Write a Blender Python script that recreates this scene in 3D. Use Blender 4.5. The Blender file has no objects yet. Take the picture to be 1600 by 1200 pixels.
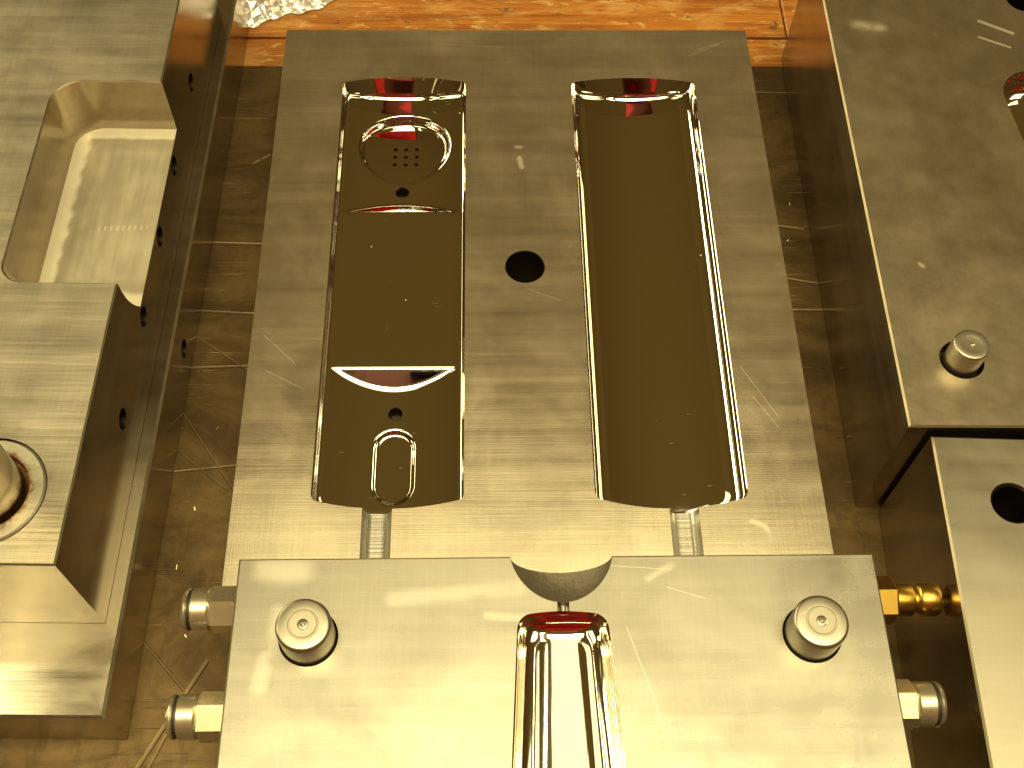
import bpy, math, random
import numpy as np
from mathutils import Vector, Matrix
from mathutils.geometry import delaunay_2d_cdt
random.seed(7)
R = math.radians
sc = bpy.context.scene
col = sc.collection

# ------------------------------------------------------------------ camera
def _cam():
    f = 1800.0; cx, cy = 800.0, 600.0
    def d(x, y):
        return Vector(((x-cx)/f, -(y-cy)/f, -1.0)).normalized()
    rz = -d(765.0, 1660.0)                      # world up seen from the camera
    ry = d(742.0, -2452.0); ry = (ry - rz*ry.dot(rz)).normalized()
    rx = ry.cross(rz)
    m = Matrix((rx, ry, rz))                    # camera -> world
    cam = bpy.data.cameras.new('camera')
    cam.sensor_width = 36.0; cam.lens = f/1600*36.0
    cam.clip_start = 0.01; cam.clip_end = 100
    o = bpy.data.objects.new('camera', cam); col.objects.link(o)
    o.matrix_world = Matrix.Translation((0, 0, 0.43)) @ m.to_4x4()
    sc.camera = o
_cam()

# ------------------------------------------------------------------ world and lamps (indoor, warm fluorescent tubes)
w = bpy.data.worlds.new('World'); sc.world = w; w.use_nodes = True
bg = w.node_tree.nodes['Background']
# dim brown workshop: a little lighter overhead than towards the walls
_n = w.node_tree.nodes; _g = _n.new('ShaderNodeTexCoord'); _s = _n.new('ShaderNodeSeparateXYZ'); _r = _n.new('ShaderNodeMapRange'); _m = _n.new('ShaderNodeMix')
_m.data_type = 'RGBA'; _r.inputs[1].default_value = 0.30; _r.inputs[2].default_value = 1.0
_m.inputs[6].default_value = (0.068, 0.033, 0.0070, 1); _m.inputs[7].default_value = (0.124, 0.073, 0.0140, 1)
for _a, _b in ((_g.outputs['Generated'], _s.inputs[0]), (_s.outputs[2], _r.inputs[0]), (_r.outputs[0], _m.inputs[0]), (_m.outputs[2], bg.inputs[0])):
    w.node_tree.links.new(_a, _b)
bg.inputs[1].default_value = 1.0
def lamp(x, y0, y1, z, width, radiance, tilt=0.0, color=(1.0, 0.865, 0.455)):
    L = bpy.data.lights.new('ceiling_lamp', 'AREA'); L.shape = 'RECTANGLE'
    L.size = width; L.size_y = abs(y1-y0)
    L.energy = radiance*math.pi*width*abs(y1-y0); L.color = color
    o = bpy.data.objects.new('ceiling_lamp', L); col.objects.link(o)
    o.location = (x, (y0+y1)/2, z); o.rotation_euler = (0, R(tilt), 0)
for q in [(0.05, -0.55, 1.105, 2.1, 1.30, 2.05, 0), (0.05, -0.50, 0.33, 2.09, 1.45, 9.5, 0),       # broad ceiling panel; second lamp overlaps it, added to brighten the near end
          (0.98, -0.9, 0.80, 2.1, 0.08, 14, 0),         # bare tubes either side
          (-1.05, -0.9, 0.75, 2.1, 0.10, 9, 0), (-1.75, -0.9, 0.70, 2.1, 0.80, 3.2, 0),
          (1.80, -0.9, 0.60, 2.1, 0.90, 3.2, 0),
          (-2.5, 0.3, 4.5, 1.10, 0.80, 8.0, -66)]:
    lamp(*q)
sc.view_settings.view_transform = 'Standard'; sc.view_settings.look = 'None'
sc.view_settings.exposure = 0.0; sc.view_settings.gamma = 1.0
sc.render.engine = 'CYCLES'
sc.cycles.use_denoising = True
sc.cycles.caustics_reflective = False; sc.cycles.caustics_refractive = False
sc.cycles.sample_clamp_indirect = 8.0
sc.cycles.max_bounces = 10; sc.cycles.glossy_bounces = 8

# ------------------------------------------------------------------ node helpers
class NT:
    def __init__(s, name):
        s.m = bpy.data.materials.new(name); s.m.use_nodes = True
        s.t = s.m.node_tree; s.n = s.t.nodes; s.bsdf = s.n['Principled BSDF']
        s.tc = s.n.new('ShaderNodeTexCoord')
    def link(s, a, b): s.t.links.new(a, b)
    def val(s, node, i, v):
        if hasattr(v, 'is_output') or isinstance(v, bpy.types.NodeSocket): s.link(v, node.inputs[i])
        else: node.inputs[i].default_value = v
    def math(s, op, a, b=0.0, c=None, clamp=False):
        n = s.n.new('ShaderNodeMath'); n.operation = op; n.use_clamp = clamp
        s.val(n, 0, a); s.val(n, 1, b)
        if c is not None: s.val(n, 2, c)
        return n.outputs[0]
    def mapping(s, scale, rot=(0, 0, 0), loc=(0, 0, 0), src=None):
        n = s.n.new('ShaderNodeMapping')
        n.inputs['Scale'].default_value = scale; n.inputs['Rotation'].default_value = rot
        n.inputs['Location'].default_value = loc
        s.link(src or s.tc.outputs['Object'], n.inputs['Vector']); return n.outputs[0]
    def noise(s, vec, scale=1.0, detail=3.0, rough=0.55, dist=0.0):
        n = s.n.new('ShaderNodeTexNoise'); n.inputs['Scale'].default_value = scale
        n.inputs['Detail'].default_value = detail; n.inputs['Roughness'].default_value = rough
        n.inputs['Distortion'].default_value = dist
        s.link(vec, n.inputs['Vector']); return n.outputs['Fac']
    def ramp(s, f, lo, hi, a=0.0, b=1.0):
        n = s.n.new('ShaderNodeMapRange'); n.clamp = True; n.interpolation_type = 'SMOOTHSTEP'
        s.val(n, 0, f); n.inputs[1].default_value = lo; n.inputs[2].default_value = hi
        s.val(n, 3, a); s.val(n, 4, b); return n.outputs[0]
    def mix(s, f, a, b):
        n = s.n.new('ShaderNodeMix'); n.data_type = 'RGBA'
        s.val(n, 0, f)
        for i, v in ((6, a), (7, b)):
            if isinstance(v, tuple): n.inputs[i].default_value = v if len(v) == 4 else v+(1,)
            else: s.link(v, n.inputs[i])
        return n.outputs[2]
    def bump(s, h, strength, dist):
        n = s.n.new('ShaderNodeBump'); n.inputs['Strength'].default_value = strength
        n.inputs['Distance'].default_value = dist; s.link(h, n.inputs['Height'])
        return n.outputs[0]
    def xyz(s):
        if not hasattr(s, '_x'):
            n = s.n.new('ShaderNodeSeparateXYZ'); s.link(s.tc.outputs['Object'], n.inputs[0]); s._x = n.outputs
        return s._x
    def line(s, x0, y0, x1, y1, wd, soft=0.5):
        """mask of a scratch from (x0,y0) to (x1,y1) in object metres"""
        X = s.xyz(); L = math.hypot(x1-x0, y1-y0); ux, uy = (x1-x0)/L, (y1-y0)/L
        dx = s.math('SUBTRACT', X[0], x0); dy = s.math('SUBTRACT', X[1], y0)
        t = s.math('ADD', s.math('MULTIPLY', dx, ux), s.math('MULTIPLY', dy, uy))
        t = s.math('MINIMUM', s.math('MAXIMUM', t, 0.0), L)
        px = s.math('SUBTRACT', dx, s.math('MULTIPLY', t, ux)); py = s.math('SUBTRACT', dy, s.math('MULTIPLY', t, uy))
        d = s.math('SQRT', s.math('ADD', s.math('MULTIPLY', px, px), s.math('MULTIPLY', py, py)))
        return s.ramp(d, wd*(1-soft), wd*(1+soft), 1.0, 0.0)
    def maxm(s, lst):
        r = lst[0]
        for k in lst[1:]: r = s.math('MAXIMUM', r, k)
        return r

def steel(name, color=(.56, .54, .50), rough=.32, streak='x', sfreq=900, sbump=.10, blotch=.10, scratches=(), spots=(), smears=(),
          scuff=.5, tint=.10, cross=.5, wave=.25, metal=.80):
    t = NT(name); b = t.bsdf
    sx = {'x': (24, sfreq, sfreq), 'y': (sfreq, 24, sfreq), 'n': (420, 420, 420)}[streak]
    st = t.noise(t.mapping(sx, rot=(0, 0, R(1.5))), 1.0, 2, .6)
    st3 = t.noise(t.mapping({'x': (1500, 28, 500), 'y': (28, 1500, 500), 'n': (900, 60, 300)}[streak], rot=(0, 0, R(-2))), 1.0, 2, .6)
    st2 = t.noise(t.mapping({'x': (6, 160, 160), 'y': (160, 6, 160), 'n': (90, 90, 90)}[streak]), 1.0, 3, .6)
    bl = t.noise(t.mapping((22, 22, 22)), 1.0, 4, .6, .6)
    bl2 = t.noise(t.mapping((75, 75, 75), loc=(3, 1, 0)), 1.0, 3, .6, .3)
    # fine random scuffs
    sc1 = t.noise(t.mapping((30, 1400, 30), rot=(0, 0, R(34))), 1.0, 1, .5)
    sc2 = t.noise(t.mapping((30, 1300, 30), rot=(0, 0, R(-52))), 1.0, 1, .5)
    gate = t.ramp(t.noise(t.mapping((40, 40, 40), loc=(7, 3, 1)), 1.0, 2), .5, .62)
    sm = t.math('MULTIPLY', t.math('MAXIMUM', t.ramp(sc1, .70, .78), t.ramp(sc2, .71, .79)), gate)
    r = t.math('ADD', rough, t.math('MULTIPLY', t.math('SUBTRACT', bl, .5), blotch*1.6))
    r = t.math('ADD', r, t.math('MULTIPLY', t.math('SUBTRACT', bl2, .5), blotch*.8))
    r = t.math('ADD', r, t.math('MULTIPLY', t.math('SUBTRACT', st2, .5), .10))
    r = t.math('ADD', r, t.math('MULTIPLY', sm, -.10*scuff), clamp=True)
    dark = tuple(c*(1-tint*1.6) for c in color); lite = tuple(min(1, c*(1+tint)) for c in color)
    c = t.mix(t.ramp(t.math('ADD', t.math('MULTIPLY', bl, .5), t.math('ADD', t.math('MULTIPLY', st2, .25), t.math('MULTIPLY', t.math('ADD', st, st3), .125))), .3, .7), dark, lite)
    c = t.mix(t.math('MULTIPLY', sm, .5*scuff), c, (.8, .78, .72))
    if scratches:
        m = t.maxm([t.line(*s) for s in scratches]); c = t.mix(t.math('MULTIPLY', m, .4), c, (.85, .81, .70))
        r = t.math('ADD', r, t.math('MULTIPLY', m, .10))
    if smears:
        m = t.math('MULTIPLY', t.maxm([t.line(*q, .95) for q in smears]), t.ramp(bl2, .25, .6)); c = t.mix(t.math('MULTIPLY', m, .22), c, (.92, .88, .76))
        r = t.math('ADD', r, t.math('MULTIPLY', m, .20))
    if spots:
        m = t.maxm([t.line(*s) for s in spots]); c = t.mix(t.math('MULTIPLY', m, .4), c, (.92, .88, .76))
        r = t.math('ADD', r, t.math('MULTIPLY', m, .18))
    t.link(c, b.inputs['Base Color']); t.link(r, b.inputs['Roughness'])
    b.inputs['Metallic'].default_value = metal
    h = t.math('ADD', t.math('MULTIPLY', st, 1.0), t.math('ADD', t.math('MULTIPLY', st3, cross), t.math('MULTIPLY', st2, wave)))
    t.link(t.bump(h, sbump, .0006), b.inputs['Normal'])
    return t.m

def plain(name, color, rough, metal=1.0, noise=.04, bump=0.0, bscale=400):
    t = NT(name); b = t.bsdf
    n = t.noise(t.mapping((120, 120, 120)), 1.0, 3)
    c = t.mix(n, tuple(x*.85 for x in color), tuple(min(1, x*1.12) for x in color))
    t.link(c, b.inputs['Base Color']); b.inputs['Metallic'].default_value = metal
    t.link(t.math('ADD', rough, t.math('MULTIPLY', t.math('SUBTRACT', n, .5), noise*2), clamp=True), b.inputs['Roughness'])
    if bump: t.link(t.bump(t.noise(t.mapping((bscale,)*3), 1.0, 3), bump, .0004), b.inputs['Normal'])
    return t.m

def mirror(name):
    t = NT(name); b = t.bsdf
    b.inputs['Metallic'].default_value = 1.0
    # lint and dust specks left from polishing
    v = t.n.new('ShaderNodeTexVoronoi'); v.inputs['Scale'].default_value = 1.0
    t.link(t.mapping((140, 90, 140), rot=(0, 0, R(30))), v.inputs['Vector'])
    cn = t.n.new('ShaderNodeSeparateColor'); t.link(v.outputs['Color'], cn.inputs[0])
    sp = t.math('MULTIPLY', t.ramp(v.outputs['Distance'], .03, .06, 1.0, 0.0), t.math('GREATER_THAN', cn.outputs[0], .72))
    fib = t.noise(t.mapping((60, 1500, 60), rot=(0, 0, R(-40))), 1.0, 1)
    fg = t.ramp(t.noise(t.mapping((160, 160, 160), loc=(2, 2, 2)), 1.0, 1), .60, .68)
    sp = t.math('MAXIMUM', t.math('MULTIPLY', sp, .8), t.math('MULTIPLY', t.math('MULTIPLY', t.ramp(fib, .66, .74), fg), .35))
    t.link(t.mix(sp, (.86, .84, .80), (.9, .86, .7)), b.inputs['Base Color'])
    t.link(t.ramp(sp, 0, 1, .025, .7), b.inputs['Roughness'])
    return t.m

# ------------------------------------------------------------------ mesh helpers
class MB:
    def __init__(s): s.v = []; s.f = []; s.sm = []; s.mi = []
    def add(s, vs, fs, smooth=False, mi=0):
        o = len(s.v); s.v += [tuple(p) for p in vs]
        for f in fs: s.f.append(tuple(i+o for i in f)); s.sm.append(smooth); s.mi.append(mi)
    def quad(s, a, b, c, d, mi=0): s.add([a, b, c, d], [(0, 1, 2, 3)], False, mi)
    def poly(s, P, outer, holes=(), mi=0):
        """planar face with holes; P maps (u,v)->3D"""
        pts = [Vector(p) for p in outer]; n = len(pts); ed = [(i, (i+1) % n) for i in range(n)]
        for h in holes:
            o = len(pts); m = len(h); pts += [Vector(p) for p in h]; ed += [(o+i, o+(i+1) % m) for i in range(m)]
        vo, eo, fo = delaunay_2d_cdt(pts, ed, [], 0, 1e-7)[:3]
        def inside(p, pg):
            r = False; x, y = p
            for i in range(len(pg)):
                x1, y1 = pg[i]; x2, y2 = pg[i-1]
                if (y1 > y) != (y2 > y) and x < (x2-x1)*(y-y1)/(y2-y1)+x1: r = not r
            return r
        keep = []
        for f in fo:
            c = (sum(vo[i][0] for i in f)/len(f), sum(vo[i][1] for i in f)/len(f))
            if inside(c, outer) and not any(inside(c, h) for h in holes): keep.append(tuple(f))
        s.add([P(p[0], p[1]) for p in vo], keep, False, mi)
    def lathe(s, prof, axis='z', origin=(0, 0, 0), n=40, smooth=True, mi=0, cap=False):
        """prof: list of (h, r) along the axis"""
        vs = []; fs = []
        for (h, r) in prof:
            for k in range(n):
                a = 2*math.pi*k/n; c, d = r*math.cos(a), r*math.sin(a)
                p = (c, d, h) if axis == 'z' else (h, c, d)
                vs.append(tuple(p[i]+origin[i] for i in range(3)))
        for j in range(len(prof)-1):
            for k in range(n):
                k2 = (k+1) % n; fs.append((j*n+k, j*n+k2, (j+1)*n+k2, (j+1)*n+k))
        s.add(vs, fs, smooth, mi)
        if cap:
            m = len(prof)-1
            s.add(vs[m*n:(m+1)*n], [tuple(range(n))], False, mi); s.add(vs[:n], [tuple(range(n))], False, mi)
    def build(s, name, mats, parent=None, sharp=None):
        me = bpy.data.meshes.new(name); me.from_pydata(s.v, [], s.f)
        for m in (mats if isinstance(mats, (list, tuple)) else [mats]): me.materials.append(m)
        me.polygons.foreach_set('use_smooth', s.sm); me.polygons.foreach_set('material_index', s.mi)
        me.validate(); me.update()
        if sharp is not None: me.set_sharp_from_angle(angle=R(sharp))
        o = bpy.data.objects.new(name, me); col.objects.link(o)
        if parent: o.parent = parent
        return o

def tag(o, label, cat, group=None, kind=None):
    if label: o['label'] = label
    if cat: o['category'] = cat
    if group: o['group'] = group
    if kind: o['kind'] = kind
    return o
def thing(name, label, cat, loc=(0, 0, 0), rz=0.0, group=None):
    o = bpy.data.objects.new(name, None); col.objects.link(o)
    o.empty_display_size = .02; o.location = loc; o.rotation_euler = (0, 0, rz)
    return tag(o, label, cat, group)
def circle(cx, cy, r, n=36): return [(cx+r*math.cos(2*math.pi*k/n), cy+r*math.sin(2*math.pi*k/n)) for k in range(n)]
def area2(p): return sum(p[i-1][0]*p[i][1]-p[i][0]*p[i-1][1] for i in range(len(p)))
def inset(p, d):
    """inset a counter-clockwise polygon by d (mitred)"""
    n = len(p); out = []
    for i in range(n):
        a, b, c = Vector(p[i-1]), Vector(p[i]), Vector(p[(i+1) % n])
        e1, e2 = (b-a), (c-b)
        if e1.length < 1e-9 or e2.length < 1e-9: out.append(tuple(b)); continue
        e1.normalize(); e2.normalize()
        n1, n2 = Vector((-e1.y, e1.x)), Vector((-e2.y, e2.x)); m = n1+n2
        k = m.dot(n1)
        out.append(tuple(b+m*(d/max(k, .3))))
    return out

def block(mb, outline, z0, z1, ch=.0006, holes=(), side_holes={}, chmi=1, skip_top=False, smi=0):
    """solid prism over a ccw outline with a chamfered top edge; holes cut in the top, side_holes {edge: [polys in (along, z)]}"""
    top = inset(outline, ch); n = len(outline)
    if not skip_top: mb.poly(lambda x, y: (x, y, z1), top, holes)
    mb.poly(lambda x, y: (x, y, z0), outline)
    for i in range(n):
        a, b = outline[i], outline[(i+1) % n]; ta, tb = top[i], top[(i+1) % n]
        mb.quad((*a, z1-ch), (*b, z1-ch), (*tb, z1), (*ta, z1), chmi)
        if i in side_holes:
            L = math.hypot(b[0]-a[0], b[1]-a[1]); ux, uy = (b[0]-a[0])/L, (b[1]-a[1])/L
            mb.poly(lambda u, v: (a[0]+ux*u, a[1]+uy*u, v), [(0, z0), (L, z0), (L, z1-ch), (0, z1-ch)], side_holes[i], smi)
        else:
            mb.quad((*a, z0), (*b, z0), (*b, z1-ch), (*a, z1-ch), smi)

def cup(name, P, N, poly, depth, mat, parent, chamf=0.0):
    """blind hole behind a polygon: wall and bottom; P maps (u,v)->3D, N inward direction"""
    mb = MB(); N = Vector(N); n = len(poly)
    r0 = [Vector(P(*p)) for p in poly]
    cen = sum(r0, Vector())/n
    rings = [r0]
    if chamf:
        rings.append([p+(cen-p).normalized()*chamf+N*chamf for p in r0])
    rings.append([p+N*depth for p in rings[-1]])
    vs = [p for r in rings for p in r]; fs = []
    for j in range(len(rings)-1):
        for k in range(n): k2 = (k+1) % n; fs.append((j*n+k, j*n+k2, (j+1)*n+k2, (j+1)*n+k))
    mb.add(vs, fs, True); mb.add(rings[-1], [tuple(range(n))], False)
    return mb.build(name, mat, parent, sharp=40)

# ------------------------------------------------------------------ mirror-polished trough cavities
class Cavity:
    def __init__(s, xc, hw, y0, y1, zt, sag_b, sag_f, rc, De, S, wall, fs, fe, nx, ny, taper=0.0, floor=None, gaps=()):
        s.__dict__.update(locals()); del s.__dict__['s']
        s.w = wall+fs; s.we = wall+fe
    def _cr(s, x):
        e = max(0.0, abs(x)-(s.hw-s.rc)); return s.rc-math.sqrt(max(0.0, s.rc**2-e*e))
    def yb(s, x): return s.y1+s.sag_b*(1-(x/s.hw)**2)-s._cr(x)
    def yf(s, x): return s.y0-s.sag_f*(1-(x/s.hw)**2)+s._cr(x)
    def X(s, x, y): return s.xc+x*(1+s.taper*(s.y1-y)/(s.y1-s.y0))
    def D(s, x): return s.De+s.S*(1-min(1.0, (x/(s.hw-s.w)))**2)
    def xs(s):
        u = np.linspace(-1, 1, s.nx+1)
        return [float(s.hw*(.55*a+.45*math.sin(a*math.pi/2))) for a in u]
    def outline(s):
        """ccw list of (x_local, y) at the top edge: front left->right, right up, back right->left, left down"""
        xs = s.xs(); f = [(x, s.yf(x)) for x in xs]; b = [(x, s.yb(x)) for x in xs]
        ts = [j/s.ny for j in range(1, s.ny)]
        r = [(xs[-1], f[-1][1]+(b[-1][1]-f[-1][1])*t) for t in ts]; l = [(xs[0], f[0][1]+(b[0][1]-f[0][1])*t) for t in ts]
        return f+r+b[::-1]+l[::-1]
    def build(s, name, mats, parent, regions=()):
        xs = s.xs(); nx, ny = s.nx, s.ny; k = (s.hw-s.w)/s.hw
        # floor grid
        V = []; idx = {}
        for i, x in enumerate(xs):
            xi = x*k; f = s.yf(x)+s.we; b = s.yb(x)-s.we
            for j in range(ny+1):
                y = f+(b-f)*j/ny
                d = s.D(xi) if s.floor is None else s.floor(xi, y, s.D(xi))
                idx[(i, j)] = len(V); V.append((s.X(xi, y), y, s.zt-d))
        F = []; C = []
        for i in range(nx):
            for j in range(ny):
                F.append((idx[(i, j)], idx[(i+1, j)], idx[(i+1, j+1)], idx[(i, j+1)]))
        # wall rings
        loop = [(i, 0) for i in range(nx+1)]+[(nx, j) for j in range(1, ny)]+[(i, ny) for i in range(nx, -1, -1)]+[(0, j) for j in range(ny-1, 0, -1)]
        out = s.outline(); m = len(out); prev = [idx[q] for q in loop]
        nf = 8
        prof = [(1-math.cos(a), math.sin(a)-1) for a in [math.pi/2*(nf-q)/nf for q in range(1, nf)]]+[(0, -1), (-1, None), (-2, 0)]
        for (o, dd) in prof:
            cur = []
            for (x, y), li in zip(out, loop):
                fx, fy, fz = V[idx[li]]
                ox = s.X(x, y)
                d0 = s.zt-fz
                tt = max(0.0, min(1.0, (abs(x)/s.hw-.90)/.10)); tt = tt*tt*(3-2*tt)
                if 0 < li[1] < s.ny: tt = max(tt, 1.0)
                fil = s.fe+(s.fs-s.fe)*tt; fil = min(fil, d0*.8)
                if o == -2: d = 0.0; q = 0.0
                elif o == -1: d = (d0-fil)*.5; q = .5*s.wall/(s.wall+fil)
                else: d = d0+dd*fil; q = (s.wall+o*fil)/(s.wall+fil)
                cur.append(len(V)); V.append((ox+(fx-ox)*q, y+(fy-y)*q, s.zt-d))
            for a in range(m):
                a2 = (a+1) % m
                if any(abs(out[a][0]-g) < gw and abs(out[a2][0]-g) < gw and loop[a][1] == 0 and (s.zt-V[cur[a]][2]) < gd and (s.zt-V[prev[a]][2]) < gd*1.3 for g, gw, gd in s.gaps): continue
                F.append((prev[a2], prev[a], cur[a], cur[a2]))
            prev = cur
        V = np.array(V); 
        # smooth vertex normals of the whole surface, kept when it is split into parts
        Fa = np.array(F); 
        nrm = np.zeros_like(V); e1 = V[Fa[:, 2]]-V[Fa[:, 0]]; e2 = V[Fa[:, 3]]-V[Fa[:, 1]]
        fn = np.cross(e1, e2); fn[fn[:, 2] < 0] *= 1
        for c in range(4): np.add.at(nrm, Fa[:, c], fn)
        nrm /= np.linalg.norm(nrm, axis=1)[:, None]+1e-20
        cen = V[Fa].mean(axis=1)
        which = np.zeros(len(Fa), int)-0
        names = [name]; nflo = nx*ny
        for r, (rn, fnc) in enumerate(regions):
            mk = fnc(cen[:, 0]-s.xc, cen[:, 1]); mk[nflo:] = False
            which[mk] = r+1 if rn else -1
            names.append(rn)
        objs = []
        for r, nm in enumerate(names):
            sel = Fa[which == r]
            if nm is None or len(sel) == 0: objs.append(None); continue
            used, inv = np.unique(sel, return_inverse=True); inv = inv.reshape(sel.shape)
            me = bpy.data.meshes.new(nm); me.from_pydata(V[used].tolist(), [], inv.tolist())
            me.polygons.foreach_set('use_smooth', [True]*len(sel))
            me.materials.append(mats); me.update()
            me.normals_split_custom_set_from_vertices(nrm[used].tolist())
            o = bpy.data.objects.new(nm, me); col.objects.link(o); o.parent = parent if r == 0 else objs[0]
            objs.append(o)
        return objs

# ------------------------------------------------------------------ materials
M_main = steel('ground_steel_worn', (.70, .615, .47), .205, 'x', 2600, .03, .10, cross=.6, tint=.18, scuff=.22, metal=.89, wave=.08,
               smears=[(.1013, .1763, .106, .1744, .0011), (.106, .1744, .1078, .1696, .0011), (.0977, .1671, .1046, .164, .0010)],
               spots=[(.0148, .3652, .0168, .3652, .0010), (.0160, .3585, .0170, .3530, .0012)],
               scratches=[(.104, .428, .119, .434, .0004), (.100, .424, .116, .432, .0003), (.105, .2455, .1175, .222, .00014),
                          (.108, .232, .117, .217, .00012), (-.02, .432, .01, .430, .00015), (.018, .285, .032, .279, .00012),
                          (-.092, .262, -.078, .248, .00014), (-.09, .245, -.074, .236, .00014)])
M_front = steel('ground_steel_clean', (.395, .37, .31), .28, 'x', 2600, .012, .17, tint=.12, scuff=.3, metal=.96, cross=1.0, wave=.0,
                smears=[(-.072, .138, -.060, .1375, .0035), (.060, .1385, .052, .134, .0010), (-.030, .128, .010, .131, .0020), (.00, .122, .012, .121, .0010), (-.066, .124, -.070, .100, .002)],
                scratches=[(-.014, .0965, -.006, .1000, .0002), (-.006, .1000, .002, .1005, .00025), (.002, .1005, .008, .0985, .0003), (.044, .118, .055, .082, .00012),
                           (.058, .131, .070, .127, .00012), (.02, .14, .06, .137, .00012)])
M_left = steel('milled_steel', (.54, .49, .385), .38, 'x', 700, .14, .10, wave=1.0, cross=.2, tint=.20, metal=.92)
M_base = steel('milled_steel_base', (.64, .59, .48), .17, 'x', 1200, .02, .13, metal=.98, cross=.1, wave=.1)
M_right = steel('ground_steel_dark', (.47, .40, .285), .33, 'n', 600, .05, .10, tint=.09, metal=.93, scuff=.5,
                spots=[(.0689, .2076, .0822, .2001, .0009), (.0667, .1975, .0791, .1912, .0006)],
                smears=[(.0133, .2039, .023, .2021, .003), (.017, .0722, .018, .071, .0008)])
M_rf = steel('ground_steel_plain', (.43, .39, .31), .31, 'x', 2200, .02, .11, metal=.95, tint=.08, wave=.05)
M_side = steel('ground_side_steel', (.40, .34, .25), .19, 'y', 1500, .05, .10, scuff=.25, metal=.97, tint=.15)
M_edge = plain('bright_edge_steel', (.36, .31, .215), .46, metal=.95, noise=.12)
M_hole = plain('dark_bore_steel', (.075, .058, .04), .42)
M_bore = plain('bored_steel', (.46, .41, .33), .24)
M_pin = plain('hardened_pin_steel', (.47, .43, .345), .34, metal=.95, bump=.08)
M_nickel = plain('nickel_plate', (.78, .70, .50), .27, metal=.84)
M_brass = plain('brass', (.66, .43, .09), .30)
M_rubber = plain('black_rubber', (.03, .024, .016), .5, metal=0)
M_mirror = mirror('mirror_polished_steel')
def pocket_material():
    t = NT('milled_pocket_steel'); b = t.bsdf; X = t.xyz()
    d = t.math('MINIMUM', t.math('SUBTRACT', X[0], -.0469), t.math('MINIMUM', t.math('SUBTRACT', .2420, X[1]), t.math('SUBTRACT', X[1], .1505)))
    wob = t.noise(t.mapping((160, 160, 160)), 1.0, 3, .6)
    sc_ = t.n.new('ShaderNodeTexWave'); sc_.wave_type = 'BANDS'; sc_.bands_direction = 'Y'; sc_.inputs['Scale'].default_value = 34; sc_.inputs['Distortion'].default_value = 1.5; sc_.inputs['Detail'].default_value = 1
    t.link(t.tc.outputs['Object'], sc_.inputs['Vector'])
    dd = t.math('ADD', d, t.math('ADD', t.math('MULTIPLY', t.math('SUBTRACT', wob, .5), .003), t.math('MULTIPLY', sc_.outputs['Fac'], .0009)))
    rim = t.ramp(dd, .0048, .0074, 1.0, 0.0)
    dk = t.math('MULTIPLY', t.ramp(dd, .0062, .0078), t.ramp(dd, .010, .0145, 1.0, 0.0))
    n1 = t.noise(t.mapping((260, 26, 100)), 1.0, 3, .6); n2 = t.noise(t.mapping((60, 60, 60)), 1.0, 3, .6)
    c = t.mix(t.ramp(t.math('ADD', t.math('MULTIPLY', n1, .6), t.math('MULTIPLY', n2, .4)), .3, .7), (.56, .50, .37), (.76, .70, .54))
    c = t.mix(t.math('MULTIPLY', dk, .5), c, (.42, .36, .25)); c = t.mix(t.math('MULTIPLY', rim, .7), c, (.86, .80, .64))
    chat = t.math('MULTIPLY', t.line(-.028, .1880, -.010, .1890, .0011), t.ramp(t.math('SINE', t.math('MULTIPLY', X[0], 2600.0)), .1, .7))
    c = t.mix(t.math('MULTIPLY', chat, .7), c, (.95, .92, .80))
    t.link(c, b.inputs['Base Color']); b.inputs['Metallic'].default_value = .72
    t.link(t.math('ADD', .36, t.math('ADD', t.math('MULTIPLY', rim, .12), t.math('MULTIPLY', n2, .12))), b.inputs['Roughness'])
    t.link(t.bump(t.math('ADD', n1, t.math('MULTIPLY', rim, 1.5)), .12, .0006), b.inputs['Normal'])
    return t.m
M_pocket = pocket_material()
M_trough = steel('lapped_trough_steel', (.82, .78, .68), .055, 'y', 1500, .01, .03, metal=1.0, wave=.05, tint=.04)
M_runner = steel('milled_runner_steel', (.58, .55, .47), .30, 'x', 900, .2, .10)
M_eroded = steel('spark_eroded_steel', (.21, .18, .13), .62, 'n', 900, .7, .08)

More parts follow.
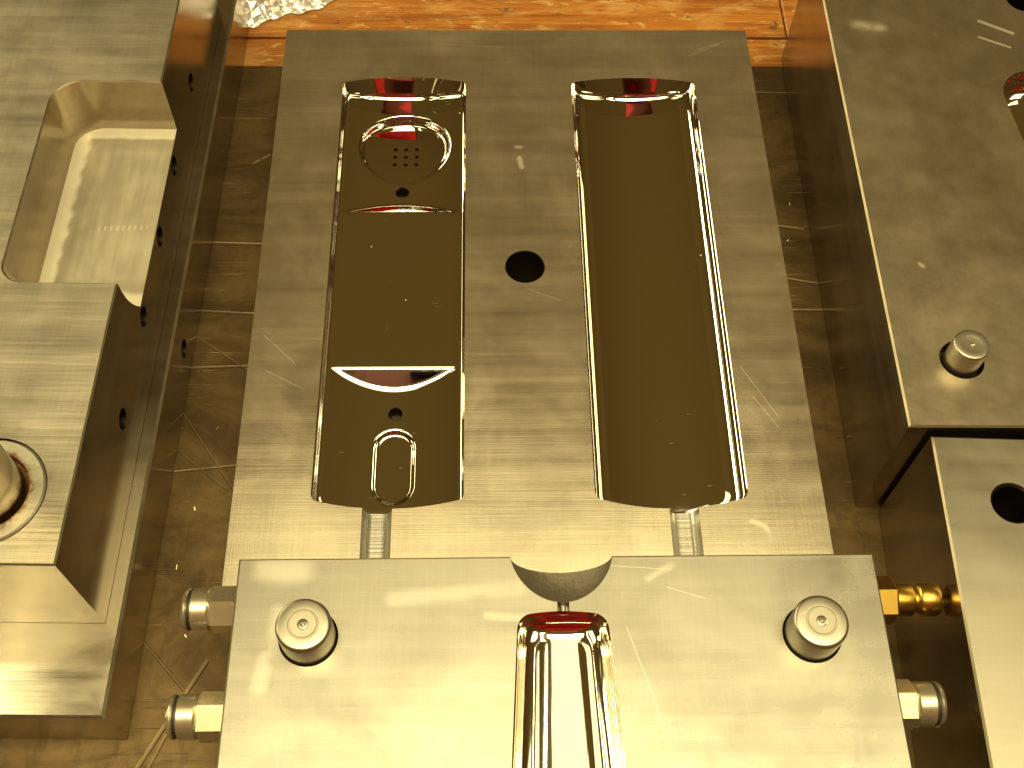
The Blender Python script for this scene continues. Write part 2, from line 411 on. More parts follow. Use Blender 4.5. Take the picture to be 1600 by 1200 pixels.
# ------------------------------------------------------------------ the bench
def bench_materials():
    t = NT('oily_sheet_steel'); b = t.bsdf
    n1 = t.noise(t.mapping((14, 30, 14)), 1.0, 5, .65, 1.0)
    n2 = t.noise(t.mapping((120, 60, 60), rot=(0, 0, R(20))), 1.0, 4, .65, .5)
    s1 = t.noise(t.mapping((20, 1000, 20), rot=(0, 0, R(2))), 1.0, 1); s2 = t.noise(t.mapping((22, 900, 22), rot=(0, 0, R(55))), 1.0, 1)
    s3 = t.noise(t.mapping((22, 900, 22), rot=(0, 0, R(-38))), 1.0, 1)
    g = t.ramp(t.noise(t.mapping((25, 25, 25), loc=(4, 9, 0)), 1.0, 2), .45, .6)
    sm = t.math('MULTIPLY', t.maxm([t.ramp(s1, .68, .76), t.ramp(s2, .70, .78), t.ramp(s3, .70, .78)]), g)
    L = [(-.137, .285, -.098, .257, .0004), (-.132, .245, -.103, .203, .0004), (-.136, .228, -.106, .2035, .0003),
         (.134, .4255, .158, .425, .0003), (.136, .291, .156, .291, .0005), (.136, .309, .156, .305, .0004),
         (-.128, .33, -.102, .329, .0006), (-.112, .378, -.105, .383, .0007), (-.14, .15, -.11, .118, .0004),
         (-.128, .09, -.106, .132, .0007), (-.13, .075, -.112, .118, .0005), (-.13, .292, -.1, .290, .0005), (.133, .34, .15, .337, .0006),
         (-.128, .262, -.1, .263, .0005), (-.128, .212, -.1, .215, .0004)]
    lm = t.maxm([t.line(*q) for q in L])
    sm = t.math('MAXIMUM', sm, lm)
    c = t.mix(t.ramp(n1, .35, .65), (.080, .050, .020), (.165, .108, .045))
    c = t.mix(t.math('MULTIPLY', t.ramp(n2, .50, .75), .4), c, (.035, .025, .013))
    c = t.mix(t.math('MULTIPLY', sm, .09), c, (.6, .52, .36))
    t.link(c, b.inputs['Base Color']); b.inputs['Metallic'].default_value = .75
    t.link(t.math('ADD', .30, t.math('MULTIPLY', n2, .35)), b.inputs['Roughness'])
    t.link(t.bump(t.math('ADD', t.math('MULTIPLY', n2, .6), t.math('MULTIPLY', sm, -.8)), .35, .0008), b.inputs['Normal'])
    sheet = t.m
    t = NT('orange_varnished_wood'); b = t.bsdf
    oi = t.n.new('ShaderNodeObjectInfo')
    off = t.n.new('ShaderNodeVectorMath'); off.operation = 'ADD'; t.link(t.tc.outputs['Object'], off.inputs[0])
    cmb = t.n.new('ShaderNodeCombineXYZ'); t.link(t.math('MULTIPLY', oi.outputs['Random'], 3.0), cmb.inputs[0]); t.link(cmb.outputs[0], off.inputs[1])
    gr = t.noise(t.mapping((10, 320, 200), src=off.outputs[0]), 1.0, 5, .65, .8)
    bl = t.noise(t.mapping((35, 90, 60), src=off.outputs[0]), 1.0, 4, .65, .8)
    wear = t.ramp(t.noise(t.mapping((60, 170, 60), loc=(5, 2, 1), src=off.outputs[0]), 1.0, 5, .7, .6), .55, .68)
    dirt = t.ramp(t.noise(t.mapping((90, 200, 60), loc=(1, 7, 2), src=off.outputs[0]), 1.0, 4, .7, 1.2), .60, .72)
    c = t.mix(t.ramp(gr, .3, .7), (.215, .062, .010), (.42, .155, .024))
    c = t.mix(t.math('MULTIPLY', t.ramp(bl, .45, .7), .6), c, (.50, .27, .08))
    sc1 = t.ramp(t.noise(t.mapping((40, 900, 20), rot=(0, 0, R(40)), src=off.outputs[0]), 1.0, 1), .66, .74)
    sc2 = t.ramp(t.noise(t.mapping((40, 900, 20), rot=(0, 0, R(-25)), src=off.outputs[0]), 1.0, 1), .67, .75)
    c = t.mix(t.math('MULTIPLY', t.math('MAXIMUM', sc1, sc2), .5), c, (.62, .44, .17))
    c = t.mix(t.math('MULTIPLY', wear, .6), c, (.62, .42, .15))
    c = t.mix(t.math('MULTIPLY', dirt, .85), c, (.09, .05, .02))
    t.link(c, b.inputs['Base Color']); t.link(t.math('ADD', .28, t.math('MULTIPLY', bl, .3)), b.inputs['Roughness'])
    t.link(t.bump(t.math('ADD', gr, t.math('MULTIPLY', dirt, -1.0)), .4, .0006), b.inputs['Normal'])
    return sheet, t.m
M_sheet, M_wood = bench_materials()

bench = tag(bpy.data.objects.new('bench_top', None), 'workbench top of scratched dark sheet steel with orange wooden planks at the back', None, kind='structure')
col.objects.link(bench)
mb = MB(); mb.quad((-.6, -.35, 0), (.6, -.35, 0), (.6, .4425, 0), (-.6, .4425, 0))
mb.quad((-.6, .4425, 0), (.6, .4425, 0), (.6, .4425, -.003), (-.6, .4425, -.003))
mb.build('sheet_steel', M_sheet, bench)
def plank(y0, y1, x0, x1, z):
    m = MB(); ch = .0009
    block(m, [(x0, y0), (x1, y0), (x1, y1), (x0, y1)], -.03, z, ch, chmi=0)
    return m.build('plank', M_wood, bench)
for (y0, y1, z, cuts) in [(.4437, .4632, .0010, [-.6, -.03, .34, .6]), (.4641, .5000, .0018, [-.6, .16, .6]),
                          (.5008, .5420, .0012, [-.6, -.22, .28, .6]), (.5428, .60, .0016, [-.6, .06, .6]), (.6008, .66, .0012, [-.6, -.1, .6]),
                          (.6608, .74, .0012, [-.6, .2, .6])]:
    for a, b_ in zip(cuts, cuts[1:]): plank(y0, y1, a+.0003, b_-.0003, z)
mb = MB(); mb.quad((-.6, .4425, -.004), (.6, .4425, -.004), (.6, .75, -.004), (-.6, .75, -.004)); 
mb.build('under_board', M_hole, bench)

# ------------------------------------------------------------------ cavity plate (middle)
ZM = .026
XL, XR, YF, YB = -.0973, .1305, .1427, .4418
plate = thing('cavity_plate', 'flat steel mould plate with two long mirror polished cavities, in the middle of the bench', 'mould plate', ((XL+XR)/2, (YF+YB)/2, 0))
po = Vector(plate.location)
xcL, hwL = -.0381, .0294
xcR, hwR = .0716, .0297
DeL, SL = .0080, .0050
PADB, PADF = .3336, .2509
def smin(a, b, k):
    h = max(0.0, min(1.0, .5+.5*(b-a)/k)); return b*(1-h)+a*h-k*h*(1-h)
def smax(a, b, k): return -smin(-a, -b, k)
def sstep(e0, e1, x):
    t = max(0.0, min(1.0, (x-e0)/(e1-e0))); return t*t*(3-2*t)
DISC = (0.0003, .3750, .0218); SLOT = (.0008, .1988, .2152, .0088)
def floorL(x, y, D):
    out = smax(y-PADB, PADF-y, .0002)
    ramp = DeL+.0004+.577*smax(out, 0.0, .0007)
    d = smin(D, ramp, .0008)
    r = math.hypot(x-DISC[0], y-DISC[1])
    if r < .03:
        dd = D+.0002+.0046*max(0.0, min(1.0, (y-DISC[1]+DISC[2])/(2*DISC[2])))**1.5
        k = sstep(DISC[2]+.0003, DISC[2]-.0028, r)
        d = d+(dd-d)*k
    ys = min(max(y, SLOT[1]), SLOT[2]); r = math.hypot(x-SLOT[0], y-ys)
    if r < .012:
        d += .0015*sstep(SLOT[3]+.0002, SLOT[3]-.0022, r)
    return d
GW, GD = .0057, .0052
gxL, gxR = -.0418-xcL, .0758-xcR
cavL = Cavity(xcL, hwL, .1868, .4062, ZM, .0034, .0040, .0022, DeL, SL, .0003, .0022, .0024, 150, 560, floor=floorL, gaps=[(gxL, GW, GD)])
cavR = Cavity(xcR, hwR, .1868, .4062, ZM, .0030, .0048, .0024, .0085, .0046, .0003, .0064, .0024, 90, 120, gaps=[(gxR, GW, GD)])
HOLES = [(-.0002, .3490, .0033), (.0007, .2313, .0031)]
VENTS = [(dx*.0051+.0010-.0003, .3718+dy*.0052, .0010) for dy in (1, 0, -1) for dx in (-1, 0, 1)]
def near_holes(x, y):
    m = np.zeros(len(x), bool)
    for (hx, hy, hr) in HOLES+VENTS: m |= np.hypot(x-hx, y-hy) < hr*1.0
    return m
regs = [('centre_pad', lambda x, y: (y < PADB) & (y > PADF)),
        ('round_recess', lambda x, y: np.hypot(x-DISC[0], y-DISC[1]) < DISC[2]+.0004),
        ('slot_recess', lambda x, y: np.hypot(x-SLOT[0], y-np.clip(y, SLOT[1], SLOT[2])) < SLOT[3]+.0003),
        (None, near_holes)]
# plate body: outline runs in and out of both cavities through their runner grooves
def rim(c, g):
    """cavity rim clockwise, entered from the runner groove's left edge and left at its right edge"""
    o = c.outline(); n = c.nx+1
    f = o[:n]; rest = o[n:]
    left = [p for p in f if p[0] < g-GW-1e-5]; right = [p for p in f if p[0] > g+GW+1e-5]
    pts = [(g-GW, c.yf(g-GW))]+left[::-1]+rest[::-1]+right[::-1]+[(g+GW, c.yf(g+GW))]
    return [(c.xc+x, y) for x, y in pts]
OUT = [(XL, YF), (xcL+gxL-GW, YF)]+rim(cavL, gxL)+[(xcL+gxL+GW, YF), (xcR+gxR-GW, YF)]+rim(cavR, gxR)+[(xcR+gxR+GW, YF), (XR, YF), (XR, YB), (XL, YB)]
mb = MB()
bolt = circle(.0173, .2968, .0087, 40)
def runner_prof(n=16):
    return [(-GW*math.cos(math.pi*k/n), GD*min(1.0, 1.15*math.sin(math.pi*k/n))) for k in range(n+1)]
mb.poly(lambda x, y: (x, y, ZM), OUT, [bolt])
fr = [(XL, 0.0005), (XR, .0005), (XR, ZM)]
for g in (xcR+gxR, xcL+gxL): fr += [(g-p[0], ZM-p[1]) for p in runner_prof()]
fr += [(XL, ZM)]
mb.poly(lambda x, z: (x, YF, z), fr)
for a, b_ in (((XR, YF), (XR, YB)), ((XR, YB), (XL, YB)), ((XL, YB), (XL, YF))):
    mb.quad((*a, .0005), (*b_, .0005), (*b_, ZM), (*a, ZM))
mb.quad((XL, YF, .0005), (XR, YF, .0005), (XR, YB, .0005), (XL, YB, .0005))
def rel(mbx, o): mbx.v = [(x-o[0], y-o[1], z-o[2]) for x, y, z in mbx.v]; return mbx
def keepworld(o, parent):
    o.parent = parent; o.matrix_parent_inverse = Matrix.Translation(-Vector(parent.location)) if parent.type == 'EMPTY' and not parent.rotation_euler.z else Matrix()
    return o
body = keepworld(mb.build('plate_body', M_main), plate)
oL = cavL.build('polished_cavity', M_mirror, body, regs); oR = cavR.build('polished_cavity', M_mirror, body)
oL[0]['label'] = 'polished cavity with round recess, centre pad and slot'; oR[0]['label'] = 'plain polished cavity'
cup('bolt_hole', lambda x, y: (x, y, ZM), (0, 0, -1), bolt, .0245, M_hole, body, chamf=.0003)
for c, g, nm in ((cavL, gxL, 'l'), (cavR, gxR, 'r')):
    m = MB(); P = runner_prof(); vs = []
    for (px, d) in P:
        x = g+px; Dm = c.D(x*(c.hw-c.w)/c.hw)
        yy = c.yf(x)+c.wall*d/(Dm-c.fe)
        vs += [(c.xc+x, YF, ZM-d), (c.xc+x, yy, ZM-d)]
    m.add(vs, [(2*k, 2*k+1, 2*k+3, 2*k+2) for k in range(len(P)-1)], True)
    m.build('runner_groove', M_runner, body)
def floor_hole(c, hx, hy, hr, depth, parent, name):
    m = MB(); n = 20; rings = [(hr*1.0+.00055, 3e-5, 0), (hr, 3e-5, 0), (hr*.92, 0, .0002), (hr*.92, 0, depth)]
    vs = []
    for (r, up, dn) in rings:
        for k in range(n):
            x = hx+r*math.cos(2*math.pi*k/n); y = hy+r*math.sin(2*math.pi*k/n)
            d = c.floor(x, y, c.D(x)); vs.append((c.xc+x, y, c.zt-d+up-dn))
    m.add(vs[:2*n], [(k, (k+1) % n, n+(k+1) % n, n+k) for k in range(n)], True, 0)
    m.add(vs[n:], [(j*n+k, j*n+(k+1) % n, (j+1)*n+(k+1) % n, (j+1)*n+k) for j in range(2) for k in range(n)], True, 1)
    m.add(vs[-n:], [tuple(range(n))], False, 1)
    return m.build(name, [M_mirror, M_hole], parent)
for (hx, hy, hr) in HOLES: floor_hole(cavL, hx, hy, hr, .006, oL[0], 'ejector_hole')
for (hx, hy, hr) in VENTS: floor_hole(cavL, hx, hy, hr, .004, oL[0], 'vent_hole')

# ------------------------------------------------------------------ sprue block (front)
ZF = .078
FXL, FXR, FYF, FYB = -.0803, .1268, .0050, .1420
front = thing('sprue_block', 'thick steel block with a polished half round trough and two guide pins, nearest the camera', 'mould block', ((FXL+FXR)/2, (FYF+FYB)/2, 0))
BX, BRX, BRY, BRZ = .0243, .0166, .0158, .0150
GWD = .0019
cavF = Cavity(.0240, .0143, .0180, .1218, ZF, .0015, .001, .0040, .0070, .0011, .0008, .0062, .0062, 70, 120, taper=.42)
NB = 40
def bowl_xy(k, a):
    s_ = math.sin(a); return (BX+BRX*k*math.cos(a), FYB-BRY*k*abs(s_)**1.25)
ang = [math.pi+math.pi*i/NB for i in range(NB+1)]
arc = [bowl_xy(1, a) for a in ang]                       # left rim -> gate -> right rim
al = [p for p in arc if p[0] < BX-GWD]; ar = [p for p in arc if p[0] > BX+GWD]
o = cavF.outline(); n = cavF.nx+1; m_ = cavF.ny-1
fpts, rpts, bpts, lpts = o[:n], o[n:n+m_], o[n+m_:n+m_+n], o[n+m_+n:]
gx = BX-cavF.xc
bl_ = [p for p in bpts if p[0] < gx-GWD]; br_ = [p for p in bpts if p[0] > gx+GWD]
rimF = [(cavF.X(x, y), y) for x, y in bl_+lpts+fpts+rpts+br_]   # ccw, from gate left round to gate right
gyl = cavF.yb(gx-GWD); gyr = cavF.yb(gx+GWD)
top_out = [(FXL, FYF), (FXR, FYF), (FXR, FYB)]+ar[::-1]+[(BX+GWD, ar[0][1]), (BX+GWD, gyr)]+rimF[::-1]+[(BX-GWD, gyl), (BX-GWD, al[-1][1])]+al[::-1]+[(FXL, FYB)]
mb = MB(); ch = .0006
pinholes = [circle(-.0560, .1156, .0094, 40), circle(.1026, .1150, .0094, 40)]
# chamfer only on the outer straight edges
t2 = []
for (x, y) in top_out:
    x2 = x+ch if abs(x-FXL) < 1e-9 else (x-ch if abs(x-FXR) < 1e-9 else x)
    y2 = y+ch if abs(y-FYF) < 1e-9 else (y-ch if abs(y-FYB) < 1e-9 else y)
    t2.append((x2, y2))
mb.poly(lambda x, y: (x, y, ZF), t2, pinholes)
for a, b_ in (((FXL, FYF), (FXR, FYF)), ((FXR, FYF), (FXR, FYB)), ((FXL, FYB), (FXL, FYF))):
    f = lambda p: (min(max(p[0], FXL+ch), FXR-ch), min(max(p[1], FYF+ch), FYB-ch), ZF)
    mb.quad((*a, .0005), (*b_, .0005), (*b_, ZF-ch), (*a, ZF-ch)); mb.quad((*a, ZF-ch), (*b_, ZF-ch), f(b_), f(a), 1)
bkarc = [(BX+BRX*math.cos(a), ZF-BRZ*math.sin(a)) for a in [math.pi*i/NB for i in range(1, NB)]]
mb.poly(lambda x, z: (x, FYB, z), [(FXL, .0005), (FXR, .0005), (FXR, ZF-ch), (BX+BRX, ZF-ch)]+[p for p in bkarc if p[1] < ZF-ch-1e-5]+[(BX-BRX, ZF-ch), (FXL, ZF-ch)])
for x0, x1 in ((FXL, BX-BRX), (BX+BRX, FXR)):
    xa = x0+ch if x0 == FXL else x0; xb = x1-ch if x1 == FXR else x1
    mb.quad((x0, FYB, ZF-ch), (x1, FYB, ZF-ch), (xb, FYB-ch, ZF), (xa, FYB-ch, ZF), 1)
mb.quad((FXL, FYF, .0005), (FXR, FYF, .0005), (FXR, FYB, .0005), (FXL, FYB, .0005))
fbody = keepworld(mb.build('block_body', [M_front, M_edge]), front)
cavF.build('polished_trough', M_trough, fbody)
m = MB(); ks = [math.sin(math.pi/2*j/14) for j in range(15)]; vs = []
for k in ks:
    for a in ang: p = bowl_xy(k, a); vs.append((p[0], p[1], ZF-BRZ*math.sqrt(max(0, 1-k*k))))
q = NB+1
m.add(vs, [(j*q+i, j*q+i+1, (j+1)*q+i+1, (j+1)*q+i) for j in range(14) for i in range(NB)], True)
m.build('nozzle_seat', M_eroded, fbody)
m = MB(); vs = []
for i in range(13):
    a = math.pi*i/12; x = BX-GWD*math.cos(a); z = ZF-GWD*.9*math.sin(a)
    vs += [(x, al[-1][1]+.0003, z), (x, gyl-.0008, z)]
m.add(vs, [(2*i, 2*i+1, 2*i+3, 2*i+2) for i in range(12)], True); m.build('gate_channel', M_bore, fbody)

def guide_pin(x, y, z, r, h, parent, hole_r, rings=True, hole_d=.006):
    prof = [(-hole_d, r), (h-r*.16, r), (h-r*.06, r*.965), (h-r*.015, r*.91), (h, r*.86)]
    if rings: prof += [(h, r*.55), (h-.00025, r*.53), (h-.00025, r*.49), (h, r*.47), (h, r*.20), (h-.0003, r*.16), (h-.0002, r*.10), (h-.0008, r*.05)]
    else: prof += [(h-.0002, r*.55), (h-.0003, r*.3), (h-.0003, r*.14), (h-.0012, r*.03)]
    m = MB(); m.lathe(prof, 'z', (x, y, z), 48); m.add([(x+r*.05*math.cos(k*math.pi/3), y+r*.05*math.sin(k*math.pi/3), z+prof[-1][0]) for k in range(6)], [tuple(range(6))])
    p = m.build('guide_pin', M_pin, parent, sharp=35)
    return p
for hx, hy in ((-.0560, .1156), (.1026, .1150)):
    cup('pin_bore', lambda x, y: (x, y, ZF), (0, 0, -1), circle(hx, hy, .0094, 40), .006, M_hole, fbody, chamf=.0004)
    guide_pin(hx, hy, ZF, .0086, .0125, fbody, .0094)

# hose fittings screwed into the block: thing part -> nut, collar, ring
def fitting(x, y, z, sgn, parent, ph):
    root = bpy.data.objects.new('hose_fitting', None); col.objects.link(root); root.parent = parent; root.location = (x, y, z); root.rotation_euler = (0, 0, 0 if sgn > 0 else math.pi)
    m = MB(); r = .0081; vs = []
    hexa = [(r*math.cos(math.pi/3*k+ph), r*math.sin(math.pi/3*k+ph)) for k in range(6)]
    n = 6
    for (h, k) in ((-.004, 1), (.0130, 1), (.0139, .90)): vs += [(h, c*k, d*k) for c, d in hexa]
    m.add(vs, [(j*n+k, j*n+(k+1) % n, (j+1)*n+(k+1) % n, (j+1)*n+k) for j in range(2) for k in range(n)]+[tuple(range(2*n, 3*n))])
    m.build('hex_nut', M_nickel, root)
    m = MB(); m.lathe([(.0136, .0060), (.0137, .0070), (.0142, .0074), (.0194, .0074), (.0198, .0070), (.0198, .0060)], 'x', (0, 0, 0), 40)
    m.build('collar', M_nickel, root, sharp=35)
    m = MB(); m.lathe([(.0194, .0055), (.0194, .0068), (.0212, .0068), (.0212, .0055)], 'x', (0, 0, 0), 36); m.build('seal_ring', M_rubber, root, sharp=35)
    m = MB(); m.lathe([(.0210, .0058), (.0210, .0070), (.0214, .0074), (.0220, .0073), (.0228, .0066), (.0232, .0055), (.0226, .0046), (.0190, .0042), (.015, .004)], 'x', (0, 0, 0), 40)
    m.build('release_ring', M_nickel, root, sharp=40)
    return root
keep = dict(x=0)
def under(o, body): o.parent = body; return o
fitting(FXL, .1348, .050, -1, fbody, .524); fitting(FXL, .0985, .050, -1, fbody, .733); fitting(FXR, .0998, .050, 1, fbody, .314)
def brass_fitting(x, y, z, parent):
    root = bpy.data.objects.new('brass_fitting', None); col.objects.link(root); root.parent = parent; root.location = (x, y, z)
    m = MB(); r = .0083; n = 6; vs = []
    hexa = [(r*math.cos(math.pi/3*k+.42), r*math.sin(math.pi/3*k+.42)) for k in range(6)]
    for (h, k) in ((-.004, 1), (.0130, 1), (.0138, .92)): vs += [(h, c*k, d*k) for c, d in hexa]
    m.add(vs, [(j*n+k, j*n+(k+1) % n, (j+1)*n+(k+1) % n, (j+1)*n+k) for j in range(2) for k in range(n)]+[tuple(range(2*n, 3*n))])
    m.build('hex_nut', M_brass, root)
    m = MB(); m.lathe([(.0136, .0056), (.0196, .0056), (.0204, .0050), (.0204, .0041), (.0216, .0041), (.0220, .0050), (.0230, .0057), (.0280, .0057), (.0292, .0052), (.0294, .0040), (.024, .0034)], 'x', (0, 0, 0), 40)
    m.build('nipple', M_brass, root, sharp=40)
brass_fitting(FXR, .1358, .050, fbody)

# ------------------------------------------------------------------ left mould half (two stacked steel plates)
YAW = -R(1.3)
left = thing('stepped_mould_half', 'stepped two plate steel mould half with an open pocket and rusty bushing', 'mould half', (-.1313, .1035, 0), YAW)
ZB, ZU = .0304, .0860
UXR, UY0, UY1 = -.0055, .0335, .3420
PYB, PYF, PXL, PZ, PR = .2425, .1425, -.0485, .0590, .012
def to_local(p):
    v = Matrix.Rotation(-YAW, 3, 'Z') @ (Vector(p)-left.location); return v
mb = MB()
def ell(cy, cz, ry, rz, n=24): return [(cy+ry*math.cos(2*math.pi*k/n), cz+rz*math.sin(2*math.pi*k/n)) for k in range(n)]
base_hole = ell(.1590, .0150, .0040, .0040)
block(mb, [(-.30, 0), (0, 0), (0, .3655), (-.30, .3655)], .0005, ZB, .0010, side_holes={1: [base_hole]}, smi=2)
lb = mb.build('base_plate', [M_base, M_edge, M_side], left)
cup('cooling_hole', lambda y, z: (0, y, z), (-1, 0, 0), base_hole, .03, M_hole, lb)
# pocket outline, open on the right side
def pocket_pts():
    p = [(UXR, PYB)]
    for k in range(9): a = math.pi/2+math.pi/2*k/8; p.append((PXL+PR+PR*math.cos(a), PYB-PR+PR*math.sin(a)))
    for k in range(9): a = math.pi+math.pi/2*k/8; p.append((PXL+PR*.7+PR*.7*math.cos(a), PYF+PR*.7+PR*.7*math.sin(a)))
    p.append((UXR, PYF)); return p
PP = pocket_pts()
mb = MB(); ch = .0006
outl = [(-.2945, UY0), (UXR, UY0), (UXR, PYF)]+PP[::-1][1:-1]+[(UXR, PYB), (UXR, UY1), (-.2945, UY1)]
ins = inset(outl, ch)
lp = to_local((-.163, .163, ZU)); LPX, LPY = lp.x, lp.y
bush_c = circle(LPX, LPY, .0196, 48)
mb.poly(lambda x, y: (x, y, ZU), ins, [bush_c])
for i in range(len(outl)):
    a, b_ = outl[i], outl[(i+1) % len(outl)]; ia, ib = ins[i], ins[(i+1) % len(outl)]
    mb.quad((*a, ZU-ch), (*b_, ZU-ch), (*ib, ZU), (*ia, ZU), 1)
FS = .0080                                             # slope of the pocket's front wall at the floor
side = [(UY0, ZB+.0003), (UY1, ZB+.0003), (UY1, ZU-ch), (PYB, ZU-ch), (PYB, PZ), (PYF+FS, PZ)]
def fw(t): return PYF+FS*t**2.2                         # t 0 top .. 1 floor
side += [(fw(t), ZU-ch+(PZ-ZU+ch)*t) for t in (.85, .7, .55, .4, .2)]+[(PYF, ZU-ch), (UY0, ZU-ch)]
def on_side(px, py):
    return None
SH = []
import itertools
def unp(px, py, lx):
    """point of the side plane x=lx of the left half seen at a photo pixel (measured once to place its holes)"""
    m = sc.camera.matrix_world; rd = m.to_3x3() @ Vector(((px-800)/1800, -(py-600)/1800, -1)); rd.normalize()
    o_ = Matrix.Rotation(-YAW, 3, 'Z') @ (m.translation-left.location); d_ = Matrix.Rotation(-YAW, 3, 'Z') @ rd
    t = (lx-o_.x)/d_.x; return o_+d_*t
for (px, py) in ((298, 127), (269, 250), (243, 353), (219, 483), (188, 648)):
    v = unp(px, py, UXR); v.z = min(max(v.z, ZB+.006), PZ-.0055) ; SH.append(ell(v.y, v.z, .0042, .0042))
mb.poly(lambda y, z: (UXR, y, z), side, SH, 2)
mb.quad((-.2945, UY0, ZB+.0003), (UXR, UY0, ZB+.0003), (UXR, UY0, ZU-ch), (-.2945, UY0, ZU-ch), 2)
mb.quad((-.2945, UY1, ZB+.0003), (UXR, UY1, ZB+.0003), (UXR, UY1, ZU-ch), (-.2945, UY1, ZU-ch))
mb.quad((-.2945, UY0, ZB+.0003), (-.2945, UY1, ZB+.0003), (-.2945, UY1, ZU-ch), (-.2945, UY0, ZU-ch))
ub = mb.build('upper_plate', [M_left, M_edge, M_side], left)
for h in SH: cup('cooling_hole', lambda y, z: (UXR, y, z), (-1, 0, 0), h, .02, M_hole, ub)
# pocket surface
m = MB(); vs = []; nP = len(PP)
def pk(x, y, t):
    xx = x if x > UXR-1e-6 else x+(.0016*t**4)
    yy = y
    k = (y-PYF)/(PYB-PYF); yy = y+(1-k)*(fw(t)-PYF)-k*.0006*t**4
    return (xx, yy, ZU-ch+(PZ-ZU+ch)*(1-(1-t)**1.0))
ts = [0, .2, .4, .55, .7, .85, .94, 1]
for t in ts: vs += [pk(x, y, t) for x, y in PP]
m.add(vs, [(j*nP+k, j*nP+k+1, (j+1)*nP+k+1, (j+1)*nP+k) for j in range(len(ts)-1) for k in range(nP-1)], True)
fl = [pk(x, y, 1) for x, y in PP]; m.poly(lambda x, y: (x, y, PZ), [(p[0], p[1]) for p in fl], mi=1)
m.build('open_pocket', [M_side, M_pocket], ub, sharp=35)
# bushing and tall leader pin
t = NT('rusty_bushing_steel')
X = t.xyz(); dx = t.math('SUBTRACT', X[0], LPX); dy = t.math('SUBTRACT', X[1], LPY)
rad = t.math('SQRT', t.math('ADD', t.math('MULTIPLY', dx, dx), t.math('MULTIPLY', dy, dy)))
nz = t.noise(t.mapping((260, 260, 260)), 1.0, 4, .65)
ru = t.ramp(t.math('ADD', rad, t.math('MULTIPLY', t.math('SUBTRACT', nz, .5), .006)), .0134, .0158, 1.0, 0.0)
t.link(t.mix(ru, (.62, .58, .46), (.24, .10, .02)), t.bsdf.inputs['Base Color'])
t.link(t.ramp(ru, 0, 1, .8, .4), t.bsdf.inputs['Metallic']); t.link(t.math('ADD', .26, t.math('MULTIPLY', nz, .25)), t.bsdf.inputs['Roughness'])
t.link(t.bump(nz, .3, .0006), t.bsdf.inputs['Normal'])
m = MB(); m.lathe([(-.0015, .0196), (-.0012, .0192), (-.0002, .0190), (0.0004, .0184), (.0004, .0140), (-.004, .0136), (-.004, .012)], 'z', (LPX, LPY, ZU), 56)
m.build('guide_bushing', t.m, ub, sharp=30)
m = MB(); m.lathe([(-.004, .0124), (.108, .0124), (.112, .0112), (.113, .0095), (.113, .0001)], 'z', (LPX, LPY, ZU), 48)
m.build('leader_pin', M_side, ub, sharp=35)

# ------------------------------------------------------------------ right blocks
rb = thing('tall_mould_block', 'dark ground steel block with a stubby guide pin, at the back right', 'mould block', (.1514, .1936, 0), -R(.75))
ZR = .0696
mb = MB()
def lrb(x, y): v = Matrix.Rotation(R(.75), 2) @ (Vector((x-.1514, y-.1936))); return (v.x, v.y)
pc = lrb(.1764, .2215); rp = circle(*pc, .0083, 40)
hc = lrb(.2470, .4150); hp = circle(*hc, .0085, 36)
cc = lrb(.2545, .3430)
def rr(cx, cy, hx, hy, r, n=10):
    o_ = []
    for q, (sx, sy) in enumerate(((1, -1), (1, 1), (-1, 1), (-1, -1))):
        for k in range(n+1):
            a = -math.pi/2+q*math.pi/2+math.pi/2*k/n; o_.append((cx+sx*(hx-r)+r*math.cos(a), cy+sy*(hy-r)+r*math.sin(a)))
    return o_
ccv = [(x+(cc[1]-y)*.10, y) for x, y in rr(cc[0]+.002, cc[1]-.05, .032, .0765, .017)]
block(mb, [(0, 0), (.30, 0), (.30, .2545), (0, .2545)], .0005, ZR, .0007, holes=[rp, hp, ccv], smi=2)
rbb = mb.build('block_body', [M_right, M_edge, M_side], rb)
cup('pin_bore', lambda x, y: (x, y, ZR), (0, 0, -1), rp, .006, M_hole, rbb, chamf=.0003)
guide_pin(*pc, ZR, .0066, .0108, rbb, .0083, rings=False)
cup('bolt_hole', lambda x, y: (x, y, ZR), (0, 0, -1), hp, .02, M_hole, rbb, chamf=.0015)
m = MB(); cx_ = sum(p[0] for p in ccv)/len(ccv); cy_ = sum(p[1] for p in ccv)/len(ccv); nC = len(ccv); vs = []
prof = [(1, 0), (.992, .0006), (.99, .008), (.982, .0105), (.965, .012), (.93, .0128), (.7, .0135), (.4, .0142), (.02, .0144)]
for k, d in prof: vs += [(cx_+(x-cx_)*k, cy_+(y-cy_)*k, ZR-d) for x, y in ccv]
m.add(vs, [(j*nC+k, j*nC+(k+1) % nC, (j+1)*nC+(k+1) % nC, (j+1)*nC+k) for j in range(len(prof)-1) for k in range(nC)], True)
m.build('polished_cavity', M_mirror, rbb)

rf = thing('drilled_mould_block', 'plain steel block with a single drilled hole, at the front right beside the brass fitting', 'mould block', (.1602, .1922, 0), -R(2.4))
mb = MB()
def lrf(x, y): v = Matrix.Rotation(R(2.4), 2) @ (Vector((x-.1602, y-.1922))); return (v.x, v.y)
h2 = circle(*lrf(.1835, .1650), .0078, 40)
ol = [(0, -.30), (.30, -.30), (.30, .0115), (0, 0)]
block(mb, [(0, -.30), (.30, -.30), (.30, -.0005), (0, -.0005)], .0005, .066, .0007, holes=[h2], smi=2)
rfb = mb.build('block_body', [M_rf, M_edge, M_side], rf)
cup('bolt_hole', lambda x, y: (x, y, .066), (0, 0, -1), h2, .03, M_hole, rfb, chamf=.0009)

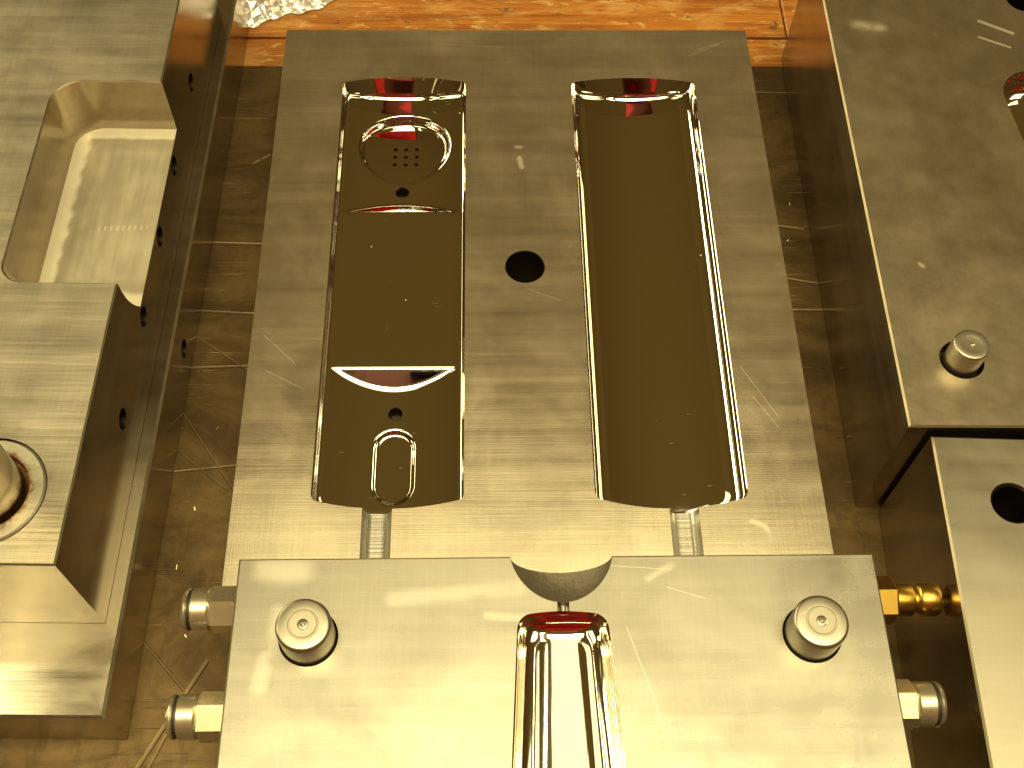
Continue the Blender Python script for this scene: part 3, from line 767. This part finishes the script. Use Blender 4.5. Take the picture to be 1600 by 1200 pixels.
# ------------------------------------------------------------------ crumpled plastic wrap at the back
t = NT('crinkled_plastic_film'); b = t.bsdf
b.inputs['Base Color'].default_value = (.95, .90, .88, 1); b.inputs['Roughness'].default_value = .17
b.inputs['Metallic'].default_value = .55; b.inputs['Alpha'].default_value = .85
M_film = t.m
rng = np.random.default_rng(5)
m = MB(); pts = []; N_ = 1500
def wrap_edge(u): return .4665+.024*u**1.8+.0016*math.sin(13*u)+.0010*math.sin(41*u)
while len(pts) < N_:
    u, v = rng.random(), rng.random()**1.15; x = -.150+.072*u; y = wrap_edge(u)+.078*v; pts.append((x, y, u, v))
for k in range(61): u = k/60; pts.append((-.150+.072*u, wrap_edge(u), u, 0.0)); pts.append((-.150+.072*u, wrap_edge(u)+.078, u, 1.0))
vo, _, fo = delaunay_2d_cdt([Vector(p[:2]) for p in pts], [], [], 0, 1e-7)[:3]
vs = []
for p in vo:
    u = (p[0]+.150)/.072; v = max(0.0, (p[1]-wrap_edge(max(0, min(1, u))))/.078); rise = min(1, 5*v)
    vs.append((p[0], p[1], .0026+rise*(.002+.004*math.sin(math.pi*min(1, v*1.3))+.0062*rng.random()**1.4)))
ok = [f for f in fo if sum(vo[i][1] for i in f)/3 > wrap_edge(max(0, min(1, (sum(vo[i][0] for i in f)/3+.150)/.072)))]
m.add(vs, [tuple(f) for f in ok], False)
pw = m.build('plastic_wrap', M_film)
tag(pw, 'crumpled clear plastic wrap lying on the orange planks behind the plates', 'plastic wrap')

# ------------------------------------------------------------------ added unseen cabinet, standing in for red clothing mirrored in the polished walls
standin = thing('red_standin', 'unseen red cabinet shape added for the red clothing mirrored in the cavity walls', 'stand-in', (.05, -.50, -.90))
M_red = plain('standin_red', (.50, .008, .006), .6, metal=0); M_maroon = plain('standin_maroon', (.085, .020, .010), .7, metal=0); M_red.node_tree.nodes['Principled BSDF'].inputs['Specular IOR Level'].default_value = .08; M_maroon.node_tree.nodes['Principled BSDF'].inputs['Specular IOR Level'].default_value = .04; M_blk = plain('black_steel', (.03, .028, .025), .4)
mb = MB(); block(mb, [(-.28, -.40), (.28, -.40), (.28, 0), (-.28, 0)], .08, 2.40, .006, chmi=0); mb.build('standin_body', M_maroon, standin)
for k in range(7):
    z0 = .12+k*.32
    mb = MB(); block(mb, [(-.26, .001), (.26, .001), (.26, .014), (-.26, .014)], z0, z0+.25, .003, chmi=0); d_ = mb.build('standin_drawer', M_red if 3 <= k < 6 else M_maroon, standin)  # red and maroon bands are set to shape the mirrored red
    mb = MB(); block(mb, [(-.18, .0145), (.18, .0145), (.18, .03), (-.18, .03)], z0+.19, z0+.215, .002, chmi=0); mb.build('standin_handle', M_blk, d_)
for x_ in (-.24, .24):
    for y_ in (-.36, -.05):
        mb = MB(); mb.lathe([(0, .03), (.002, .035), (.06, .035), (.08, .025)], 'z', (x_, y_, 0), 16); mb.build('standin_foot', M_blk, standin)

# ------------------------------------------------------------------ a few bright metal chips on the bench
M_chip = plain('bright_chip', (.5, .43, .28), .35)
m = MB()
for (x, y) in [(-.1085, .381), (-.119, .302), (-.124, .26), (-.113, .232), (-.118, .195), (-.122, .17), (.146, .352), (.142, .33), (.148, .26), (-.115, .142), (-.106, .092), (-.12, .115), (.15, .226)]:
    a = rng.random()*3.14; L = .0004+.0006*rng.random(); wd = .00016
    c, s_ = math.cos(a), math.sin(a)
    p = [(x+c*L*u-s_*wd*v, y+s_*L*u+c*wd*v, .0003+.0003*(u > 0)) for u, v in ((-1, -1), (1, -1), (1, 1), (-1, 1))]
    m.add(p+[(q_[0], q_[1], q_[2]+.0003) for q_ in p], [(4, 5, 6, 7), (0, 1, 5, 4), (1, 2, 6, 5), (2, 3, 7, 6), (3, 0, 4, 7)])
ch_ = m.build('metal_chips', M_chip); tag(ch_, 'tiny bright metal chips scattered on the dark sheet steel', None, kind='stuff')
